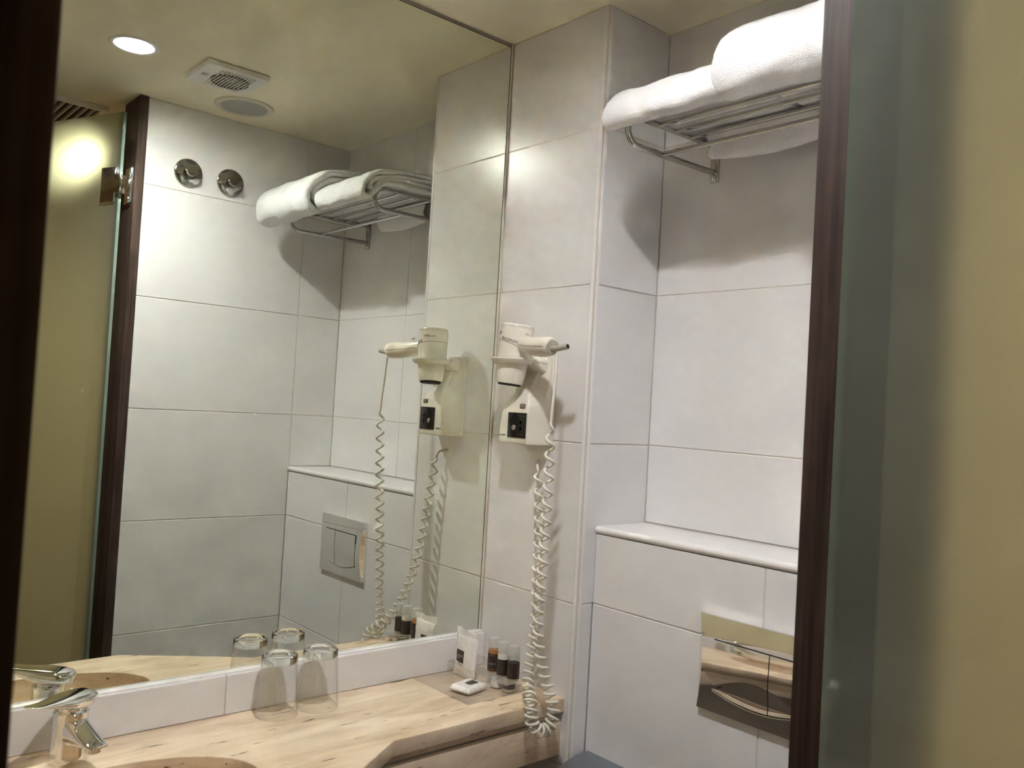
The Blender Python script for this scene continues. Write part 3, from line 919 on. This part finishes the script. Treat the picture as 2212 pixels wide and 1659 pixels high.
for i in range(NS):
    tg = (cen[min(i + 1, NS - 1)] - cen[max(i - 1, 0)]).normalized()
    nrm = (tprev.rotation_difference(tg) @ nrm).normalized(); tprev = tg
    bi = tg.cross(nrm)
    if i: ph -= 2 * math.pi * (cen[i] - cen[i - 1]).length / lerpk(i, 2)
    fade = min(1.0, i / 60, (NS - 1 - i) / 40)
    rad = lerpk(i, 1) * fade
    if i % 2 == 0 or i == NS - 1: coil.append(cen[i] + (nrm * math.cos(ph) + bi * math.sin(ph)) * rad)
lead = smooth_path([(0.2935, -0.0955, 1.5180), (0.2945, -0.0965, 1.495), (0.2960, -0.0995, 1.450), (0.2965, -0.1030, 1.410), coil[0]], 24)[:-1]
tail = [coil[-1], Vector((0.1700, -0.0150, 1.3010)), Vector((0.1630, -0.008, 1.3040)), Vector((0.1585, -0.0010, 1.3060))]
tube('cord', lead + coil + smooth_path(tail, 10)[1:], 0.0029, IVORY2, dr, 8)

# ------------------------------------------------------------------ basin mixer tap
fc = thing('mixer_tap', 'chrome single lever basin mixer with its lever swung left', 'tap', (0.068, -0.846, ZC))
FB = Vector((0.068, -0.846, ZC))
lathe('body', [(0.0, 0.0), (0.0280, 0.0), (0.0286, 0.003), (0.0275, 0.010), (0.0255, 0.030), (0.0243, 0.055), (0.0243, 0.066), (0.0248, 0.069), (0.0248, 0.072), (0.0230, 0.074), (0.0, 0.075)], CHROME, fc, FB, (0, 0, 1), 48)
SD = Vector((0.97, 0.23, 0)).normalized(); SS = Vector((-SD.y, SD.x, 0))
secs = []
for f, hw, zt, zb_ in ((0.004, .0200, .070, .024), (0.018, .0195, .0665, .026), (0.034, .0185, .0590, .029), (0.050, .0172, .0510, .0325), (0.066, .0160, .0445, .0355), (0.078, .0148, .0410, .0370), (0.083, .0130, .0400, .0378)):
    c = FB + SD * f
    ring = []
    hm = (zt + zb_) / 2; hh = (zt - zb_) / 2
    for k in range(28):
        a = 2 * math.pi * k / 28
        cx = math.copysign(abs(math.cos(a)) ** 0.75, math.cos(a)); sz = math.copysign(abs(math.sin(a)) ** 0.6, math.sin(a))
        ring.append(c + SS * (hw * cx) + Vector((0, 0, hm + hh * sz)))
    secs.append(ring)
loft('spout', secs, CHROME, fc, True, True, 50)
lathe('aerator', [(0, -0.007), (0.0105, -0.007), (0.0115, -0.006), (0.0115, 0.003)], CHROME, fc, FB + SD * 0.068 + Vector((0, 0, 0.0365)), (0, 0, 1), 28)
lathe('cartridge', [(0.0185, 0.072), (0.0185, 0.082), (0.0, 0.083)], CHROME, fc, FB, (0, 0, 1), 40)
LD = Vector((0.60, -0.80, 0.0)).normalized(); LS = Vector((-LD.y, LD.x, 0))
secs = []
for f, hw, zt, zb_ in ((-0.0380, .0060, .0890, .0780), (-0.0365, .0130, .0930, .0765), (-0.030, .0215, .0965, .0755), (-0.015, .0268, .0985, .0755), (0.004, .0272, .1000, .0765), (0.020, .0245, .1005, .0800), (0.036, .0200, .1005, .0865), (0.052, .0165, .1010, .0920), (0.068, .0150, .1025, .0965), (0.080, .0138, .1045, .1000), (0.087, .0100, .1055, .1025), (0.090, .0040, .1055, .1040)):
    c = FB + LD * f
    ring = []
    hm = (zt + zb_) / 2; hh = (zt - zb_) / 2
    for k in range(32):
        a = 2 * math.pi * k / 32
        cx = math.copysign(abs(math.cos(a)) ** 0.85, math.cos(a)); sz = math.copysign(abs(math.sin(a)) ** 0.55, math.sin(a))
        ring.append(c + LS * (hw * cx) + Vector((0, 0, hm + hh * sz)))
    secs.append(ring)
loft('lever', secs, CHROME, fc, True, True, 60)

# ------------------------------------------------------------------ upturned tumblers
def tumbler(label, x, y, src=None):
    t = thing('tumbler', label, 'glass', (x, y, ZC), 'upturned tumblers by the mirror')
    HT = 0.1065
    w_ = 0.0016
    outer = [(0.0370, 0.0004), (0.0372, 0.002), (0.0362, 0.015), (0.0345, 0.045), (0.0326, 0.075), (0.0316, 0.090), (0.0310, 0.0925), (0.0314, 0.0945), (0.0312, 0.1015), (0.0303, 0.1050), (0.0285, HT)]
    innr = [(0.0356, 0.0004), (0.0354, 0.002), (0.0346, 0.015), (0.0329, 0.045), (0.0310, 0.075), (0.0298, 0.0905)]
    if src is None:
        lathe('wall', [(r, z) for r, z in outer[:7]] + list(reversed(innr)), TUMBLER, t, (x, y, ZC), (0, 0, 1), 56, closed=True)
        lathe('base', [(0, 0.0930), (0.020, 0.0928), (0.0290, 0.0915), (0.0304, 0.0927), (0.0313, 0.0948), (0.0312, 0.1015), (0.0303, 0.1050), (0.0285, HT), (0.0262, HT - 0.0002), (0.0225, 0.1030), (0, 0.1022)], TUMBASE, t, (x, y, ZC), (0, 0, 1), 56)
    else:
        off = Vector((x, y, ZC)) - src.location
        for c in src.children:
            d = c.copy(); COL.objects.link(d); d.parent = t
            d.matrix_parent_inverse = Matrix.Translation(-src.location)
    return t
t1 = tumbler('clear upturned tumbler standing nearer the tap', 0.0605, -0.5075)
t2 = tumbler('clear upturned tumbler standing farther from the tap', 0.0645, -0.4290, t1)

# ------------------------------------------------------------------ toiletries
ac = thing('acrylic_tray', 'clear acrylic toiletries tray in the corner of the worktop', 'tray', (0.11, -0.105, ZC))
box('base_sheet', (0.024, -0.1900, ZC + 0.0003), (0.2040, -0.0220, ZC + 0.0023), ACRYL, ac, 0.0004)
SZ = ZC + 0.0245
box('shelf', (0.026, -0.1060, SZ), (0.2125, -0.0240, SZ + 0.0028), ACRYL, ac, 0.0005)
box('shelf_leg', (0.026, -0.106, ZC + 0.0024), (0.0285, -0.024, SZ), ACRYL, ac)
box('shelf_leg', (0.2010, -0.106, ZC + 0.0024), (0.2035, -0.024, SZ), ACRYL, ac)
BOT = [(0.1363, -0.0738), (0.1712, -0.0788), (0.2000, -0.0763)]
BZ = SZ + 0.0029
def bottle(label, x, y, liquid, fill, label_z, with_frame):
    t = thing('toiletry_bottle', label, 'bottle', (x, y, BZ), 'small toiletry bottles in the tray')
    O = (x, y, BZ)
    lathe('flask', [(0, 0.0), (0.0105, 0.0), (0.0118, 0.0012), (0.0120, 0.003), (0.0120, 0.0430), (0.0114, 0.0465), (0.0088, 0.0490), (0.0080, 0.0505), (0, 0.0507)], CLEARB, t, O, (0, 0, 1), 36)
    lathe('liquid', [(0, 0.0012), (0.0098, 0.0012), (0.0110, 0.0025), (0.0112, fill - 0.001), (0.0110, fill), (0, fill)], liquid, t, O, (0, 0, 1), 32)
    lathe('cap', [(0.0108, 0.0495), (0.0114, 0.0502), (0.0112, 0.0665), (0.0104, 0.0683), (0, 0.0685)], FROSTCAP, t, O, (0, 0, 1), 36)
    z0_, z1_ = label_z
    lb = lathe('paper_label', [(0.01215, z0_), (0.01230, z0_), (0.01230, z1_), (0.01215, z1_)], LABELB, t, O, (0, 0, 1), 40, closed=True)
    if with_frame:
        fa = math.radians(-58)
        def cyl(a, z, r=0.01242): return Vector((x + r * math.cos(a), y + r * math.sin(a), O[2] + z))
        fr = [cyl(fa + d, z0_ + 0.003) for d in [-0.62 + 1.24 * i / 10 for i in range(11)]] + [cyl(fa + d, z1_ - 0.003) for d in [0.62 - 1.24 * i / 10 for i in range(11)]]
        tube('label_frame', fr + [fr[0]], 0.00020, INKW, lb, 4)
        me = text_mesh('erJUM', 0.0058, 0.0001)
        for v in me.vertices:
            a, b, c_ = v.co
            v.co = cyl(fa + a / 0.0124, (z0_ + z1_) / 2 - 0.003 + b, 0.01242 + c_)
        new_obj('lettering', me, INKW, lb)
    return t
bottle('small bottle of amber gel with a dark label, leftmost in the tray', *BOT[0], AMBER, 0.0450, (0.0045, 0.0375), True)
bottle('small bottle of white lotion with a dark label, middle of the tray', *BOT[1], MILK, 0.0455, (0.0050, 0.0360), False)
bottle('small clear bottle with a dark label, next to the coiled cord', *BOT[2], PALEGEL, 0.0050, (0.0055, 0.0350), False)
# low round jars tucked under the shelf
def jar(label, x, y, body, band):
    t = thing('low_jar', label, 'jar', (x, y, ZC + 0.0025), 'jars under the tray shelf')
    O = (x, y, ZC + 0.0026)
    lathe('pot', [(0, 0), (0.0115, 0), (0.0125, 0.001), (0.0125, 0.0165), (0.0115, 0.0175), (0, 0.0175)], body, t, O, (0, 0, 1), 36)
    if band: lathe('paper_label', [(0.01265, 0.0060), (0.0128, 0.0060), (0.0128, 0.0160), (0.01265, 0.0160)], LABELB, t, O, (0, 0, 1), 36, closed=True)
jar('low golden jar with a dark label under the tray shelf', 0.1870, -0.0740, PALEGEL, True)
jar('low white jar under the tray shelf', 0.1530, -0.0765, MILK, False)

# flat sealed packet leaning upright in the tray
pk = thing('sealed_packet', 'upright white sealed sachet with a dark square label', 'sachet', (0.072, -0.094, ZC + 0.003))
secs_f = []
bm = bmesh.new()
NX, NZ = 26, 40
px0, px1, pzl, pzh = 0.0390, 0.1110, ZC + 0.0030, 0.9480
def pk_pt(u, v, s):
    x = px0 + (px1 - px0) * u
    taper = 1.0
    if v > 0.80: taper = 1.0 + 0.11 * (v - 0.80) / 0.2
    x = (px0 + px1) / 2 + (x - (px0 + px1) / 2) * (taper - 0.05 * math.sin(math.pi * min(1, v / 0.85)))
    z = pzl + (pzh - pzl) * v
    th = 0.0085 * (math.sin(math.pi * u) ** 0.6) * (math.sin(math.pi * min(max(v - 0.04, 0) / 0.80, 1.0)) ** 0.5 if 0.04 < v < 0.84 else 0)
    th = max(th, 0.0005)
    wr_ = 0.0035 * math.sin(u * 9.5 + 0.4) * max(0.0, (v - 0.72)) / 0.28 + 0.0012 * noise.noise(Vector((u * 6, v * 7, 2.0)))
    wr2 = 0.0015 * math.sin(u * 6.0) * max(0.0, 0.15 - v) / 0.15
    y = -0.0990 + 0.006 * v + wr_ + wr2 - s * th
    z += 0.003 * math.sin(u * 5.2 + 1.0) * max(0, v - 0.9) * 10 * 0.3
    return Vector((x, y, z))
for s in (1, -1):
    G_ = [[bm.verts.new(pk_pt(i / NX, j / NZ, s)) for j in range(NZ + 1)] for i in range(NX + 1)]
    for i in range(NX):
        for j in range(NZ): bm.faces.new((G_[i][j], G_[i + 1][j], G_[i + 1][j + 1], G_[i][j + 1]))
bmesh.ops.remove_doubles(bm, verts=bm.verts, dist=0.0011)
from_bm('pouch', bm, PACK, pk, True)
def pk_patch(name, u0, u1, v0, v1, m, par, off=0.0003, n=10):
    bm = bmesh.new()
    G_ = [[bm.verts.new(pk_pt(u0 + (u1 - u0) * i / n, v0 + (v1 - v0) * j / n, 1) + Vector((0, -off, 0))) for j in range(n + 1)] for i in range(n + 1)]
    for i in range(n):
        for j in range(n): bm.faces.new((G_[i][j], G_[i + 1][j], G_[i + 1][j + 1], G_[i][j + 1]))
    return from_bm(name, bm, m, par, True)
lb = pk_patch('paper_label', 0.13, 0.53, 0.305, 0.565, LABELB, pk)
me = text_mesh('erJUM', 0.0085, 0.0001)
for v in me.vertices:
    a, b, c_ = v.co
    v.co = pk_pt(0.33 + a / (px1 - px0), 0.435 + b / (pzh - pzl), 1) + Vector((0, -0.0006 - c_, 0))
new_obj('lettering', me, INKW, lb)
for k, (u0, u1, vv) in enumerate(((0.22, 0.53, 0.277), (0.27, 0.50, 0.250))):
    pk_patch('print_line', u0, u1, vv - 0.006, vv + 0.006, simple('grey_print_%d' % k, (0.36, 0.31, 0.25), 0.6), pk)

# wrapped soap lying on the tray sheet
so = thing('wrapped_soap', 'flat white wrapped soap lying at the front of the tray', 'soap', (0.143, -0.138, ZC + 0.0024))
bm = bmesh.new()
SC = Vector((0.1420, -0.1395, ZC + 0.0025)); ang = math.radians(12)
ux = Vector((math.cos(ang), math.sin(ang), 0)); uy = Vector((-math.sin(ang), math.cos(ang), 0))
def so_pt(u, v, s):
    a = (u - 0.5) * 0.060; b = (v - 0.5) * 0.050
    edge = (1 - abs(2 * u - 1) ** 5) * (1 - abs(2 * v - 1) ** 4)
    core = max(0.0, min(1, (0.5 - abs(u - 0.5)) / 0.10)) * max(0.0, min(1, (0.5 - abs(v - 0.5)) / 0.07))
    core = math.sqrt(core)
    crk = 0.0007 * noise.noise(Vector((u * 9, v * 9, 1.7)))
    z = (0.0062 + 0.0072 * core + crk) if s > 0 else (0.0062 - 0.0058 * core)
    if v < 0.03 or v > 0.97: z += 0.0006 * math.sin(u * 40)
    return SC + ux * b * 0.98 + uy * a * 1.02 + Vector((0, 0, z))
for s in (1, -1):
    G_ = [[bm.verts.new(so_pt(i / 30, j / 24, s)) for j in range(25)] for i in range(31)]
    for i in range(30):
        for j in range(24): bm.faces.new((G_[i][j], G_[i + 1][j], G_[i + 1][j + 1], G_[i][j + 1]))
bmesh.ops.remove_doubles(bm, verts=bm.verts, dist=0.0002)
from_bm('wrapper', bm, PACK, so, True)
bm = bmesh.new()
G_ = [[bm.verts.new(so_pt(0.40 + 0.42 * i / 8, 0.34 + 0.36 * j / 8, 1) + Vector((0, 0, 0.0003))) for j in range(9)] for i in range(9)]
for i in range(8):
    for j in range(8): bm.faces.new((G_[i][j], G_[i + 1][j], G_[i + 1][j + 1], G_[i][j + 1]))
from_bm('paper_label', bm, LABELB, so, True)

# ------------------------------------------------------------------ covered toilet roll holder
tr = thing('roll_holder', 'satin steel covered toilet roll holder low on the cistern wall', 'roll holder', (0.36, YB, 0.62))
prof = [(YB - 0.0005, 0.6400), (YB - 0.0005, 0.7475), (0.030, 0.7480), (0.010, 0.7462), (-0.015, 0.7415), (-0.038, 0.7330), (-0.056, 0.7200), (-0.066, 0.7030), (-0.069, 0.6820), (-0.0665, 0.6815), (-0.0635, 0.7020), (-0.054, 0.7180), (-0.037, 0.7305), (-0.015, 0.7388), (0.010, 0.7435), (0.0395, 0.7448), (0.0395, 0.6400)]
extrude_profile('cover', prof, 'x', 0.3010, 0.4250, STEEL, tr, 30)
lathe('paper_roll', [(0.020, -0.049), (0.050, -0.049), (0.050, 0.049), (0.020, 0.049)], PAPER, tr, (0.3630, -0.0140, 0.6840), (1, 0, 0), 48, closed=True)
tube('spindle', [(0.3040, -0.014, 0.684), (0.363, -0.014, 0.684), (0.4220, -0.014, 0.684)], 0.0060, CHROME, tr, 14)
tube('bracket', [(0.3040, 0.039, 0.684), (0.3040, 0.01, 0.684), (0.3040, -0.014, 0.684)], 0.0040, CHROME, tr, 10)

# ------------------------------------------------------------------ shower valves on the right wall
def valve(label, y, z):
    t = thing('shut_off_valve', label, 'valve', (WR, y, z), 'round chrome valves high on the wall')
    O = (WR - 0.0002, y, z)
    lathe('rosette', [(0, 0.0), (0.0400, 0.0), (0.0410, 0.0025), (0.0400, 0.0055), (0.0370, 0.0075), (0.0140, 0.0095), (0, 0.0098)], RACK, t, O, (-1, 0, 0), 56)
    k = lathe('knob', [(0.0085, 0.009), (0.0090, 0.017), (0.0105, 0.0185), (0.0145, 0.0200), (0.0150, 0.0230), (0.0150, 0.0330), (0.0140, 0.0345), (0, 0.0350)], RACK, t, O, (-1, 0, 0), 40)
    return t
valve('round chrome valve nearer the dark door post', -0.3325, 2.0400)
valve('round chrome valve nearer the towel rack', -0.2065, 2.0375)

# ------------------------------------------------------------------ ceiling: fan, loudspeaker, downlights, grille
fn = thing('extractor_fan', 'square white extractor fan with round slatted grille on the ceiling', 'fan', (0.700, -0.371, HC))
FX, FY, FS = 0.700, -0.371, 0.080
plate2d('cover', [(FX - FS, FY - FS), (FX + FS, FY - FS), (FX + FS, FY + FS), (FX - FS, FY + FS)], [circle(FX, FY + 0.008, 0.047, 48)], HC - 0.0145, HC - 0.0008, FANW, fn, bevel=0.002)
lathe('fan_well', [(0.0468, -0.004), (0.0468, 0.012), (0, 0.012)], GREYPL, fn, (FX, FY + 0.008, HC - 0.0145), (0, 0, 1), 40)
lathe('motor_hub', [(0, -0.002), (0.012, -0.001), (0.015, 0.004), (0.015, 0.010)], FANW, fn, (FX, FY + 0.008, HC - 0.0105), (0, 0, 1), 28)
for k in range(11):
    d = -0.0425 + 0.0085 * k
    hl = 0.062
    box('slat', (FX - hl, FY + 0.008 + d - 0.0013, HC - 0.0172), (FX + hl, FY + 0.008 + d + 0.0013, HC - 0.0140), FANW, fn)
box('indicator', (FX - 0.010, FY - 0.066, HC - 0.0152), (FX + 0.010, FY - 0.050, HC - 0.0143), MESHG, fn, 0.0003)
sp = thing('ceiling_speaker', 'round ceiling loudspeaker with grey mesh beside the fan', 'loudspeaker', (0.900, -0.2375, HC))
lathe('rim', [(0.0640, 0.0), (0.0650, -0.0040), (0.0720, -0.0060), (0.0810, -0.0035), (0.0825, -0.0008), (0.0825, 0.0)], simple('speaker_rim', (0.62, 0.58, 0.48), 0.5), sp, (0.900, -0.2375, HC - 0.0004), (0, 0, 1), 64, closed=True)
lathe('mesh_disc', [(0, -0.0045), (0.040, -0.0040), (0.0645, -0.0028), (0.0645, -0.001), (0, -0.001)], MESHG, sp, (0.900, -0.2375, HC - 0.0004), (0, 0, 1), 56)
def downlight(name, label, xy, watt, col, depth, rbulb):
    t = thing(name, label, 'downlight', (xy[0], xy[1], HC))
    O = (xy[0], xy[1], HC)
    lathe('trim_ring', [(0.0440, 0.004), (0.0445, -0.0020), (0.0480, -0.0035), (0.0560, -0.0022), (0.0580, -0.0003), (0.0465, -0.0003), (0.0465, 0.004)], WHITEPL, t, O, (0, 0, 1), 56, closed=True)
    lathe('can', [(0.0465, 0.0005), (0.0465, 0.05), (0, 0.05), (0, 0.0495), (0.0450, 0.0495), (0.0450, 0.0005)], SATIN, t, O, (0, 0, 1), 48, closed=False)
    area = math.pi * rbulb ** 2
    bm = bmesh.new()
    bmesh.ops.create_circle(bm, cap_ends=True, segments=40, radius=rbulb, matrix=Matrix.Translation((xy[0], xy[1], HC + depth)))
    for f in bm.faces:
        if f.normal.z > 0: f.normal_flip()
    me = bpy.data.meshes.new('bulb'); bm.to_mesh(me); bm.free()
    new_obj('bulb', me, emis(name + '_glow', col, watt / (area * math.pi) / 10), t)
    return t
downlight('downlight', 'bright recessed ceiling downlight over the washroom', LAMP, LAMP_W, LAMP_COL, 0.0220, 0.038)
downlight('downlight', 'warm recessed downlight in the passage behind the glass door', LAMP2, LAMP2_W, LAMP2_COL, 0.006, 0.043)
downlight('downlight', 'unseen fill downlight added along the passage to brighten the glass door', LAMP3, FILL_LAMP_W, LAMP2_COL, 0.006, 0.043)  # added for its light on the passage walls and door glass
gr = thing('ceiling_grille', 'long slatted air grille in the passage ceiling above the door', 'grille', (1.42, -0.8, HC))
gx0, gx1, gy0, gy1 = 1.236, 1.56, -1.12, -0.505
boxes('frame', [((gx0, gy0, HC - 0.012), (gx0 + 0.018, gy1, HC - 0.0005)), ((gx1 - 0.018, gy0, HC - 0.012), (gx1, gy1, HC - 0.0005)), ((gx0 + 0.018, gy0, HC - 0.012), (gx1 - 0.018, gy0 + 0.018, HC - 0.0005)), ((gx0 + 0.018, gy1 - 0.018, HC - 0.012), (gx1 - 0.018, gy1, HC - 0.0005))], WHITEPL, gr)
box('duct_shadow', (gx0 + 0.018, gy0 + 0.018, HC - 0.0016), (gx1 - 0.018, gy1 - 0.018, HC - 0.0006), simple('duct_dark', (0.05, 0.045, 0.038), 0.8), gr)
y = gy0 + 0.030
while y < gy1 - 0.02:
    box('slat', (gx0 + 0.018, y - 0.0016, HC - 0.0110), (gx1 - 0.018, y + 0.0016, HC - 0.0018), WHITEPL, gr)
    y += 0.0205

# ------------------------------------------------------------------ frosted glass door, opened outwards
dg_ = thing('door_1', 'frosted glass door standing open on its chrome hinge', 'door', (1.081, -0.5045, 0.0))
dg_['kind'] = 'structure'
HP = Vector((1.0810, -0.5075, 0)); DD = Vector((0.924, -0.381, 0)).normalized(); DN = Vector((DD.y, -DD.x, 0))  # DN points to -y side
TH = 0.010; DL = 0.64
bm = bmesh.new()
vv = []
for z in (0.008, 2.1825):
    for s, t in ((0, 0), (DL, 0), (DL, TH), (0, TH)):
        p = HP + DD * s - DN * t; vv.append(bm.verts.new((p.x, p.y, z)))
fs = [bm.faces.new([vv[i] for i in q]) for q in ((0, 1, 5, 4), (2, 3, 7, 6), (0, 4, 7, 3), (1, 2, 6, 5), (4, 5, 6, 7), (3, 2, 1, 0))]
for i, k in enumerate((0, 1, 2, 2, 2, 2)): fs[i].material_index = k
bmesh.ops.recalc_face_normals(bm, faces=bm.faces)
me = bpy.data.meshes.new('pane'); bm.to_mesh(me); bm.free()
new_obj('pane', me, [FROST, CLEARBACK, GEDGE], dg_)
def obox(name, o0, dx, dy, lx, ly, z0, z1, m, par, bev=0.0015):
    b = box_bm((0, 0, z0), (lx, ly, z1), bev)
    mm = Matrix((dx, dy, Vector((0, 0, 1)))).transposed().to_4x4(); mm.translation = Vector((o0.x, o0.y, 0))
    bmesh.ops.transform(b, matrix=mm, verts=b.verts)
    return auto_smooth(from_bm(name, b, m, par), 50)
hz0, hz1 = 1.9250, 2.0250
hg = obox('hinge', HP + DD * 0.010 + DN * 0.0002, DD, DN, 0.058, 0.0060, hz0, hz1, CHROME, dg_)
obox('clamp_plate', HP + DD * 0.010 - DN * (TH + 0.0062), DD, DN, 0.058, 0.0060, hz0, hz1, CHROME, hg)
obox('barrel', HP - DD * 0.016 + DN * 0.006 - DN * 0.016, DD, DN, 0.030, 0.020, hz0 + 0.024, hz1 - 0.024, CHROME, hg)
box('wall_leaf', (1.048, -0.4862, hz0), (1.100, -0.4803, hz1), CHROME, hg, 0.0012)
for z in (hz0 + 0.012, hz1 - 0.012):
    lathe('bolt', [(0.0045, 0.0), (0.0045, 0.002), (0.0035, 0.0026), (0, 0.0026)], CHROME, hg, (1.060, -0.4862, z), (0, -1, 0), 14)

for o in bpy.data.objects:
    if '_o' in o: del o['_o']
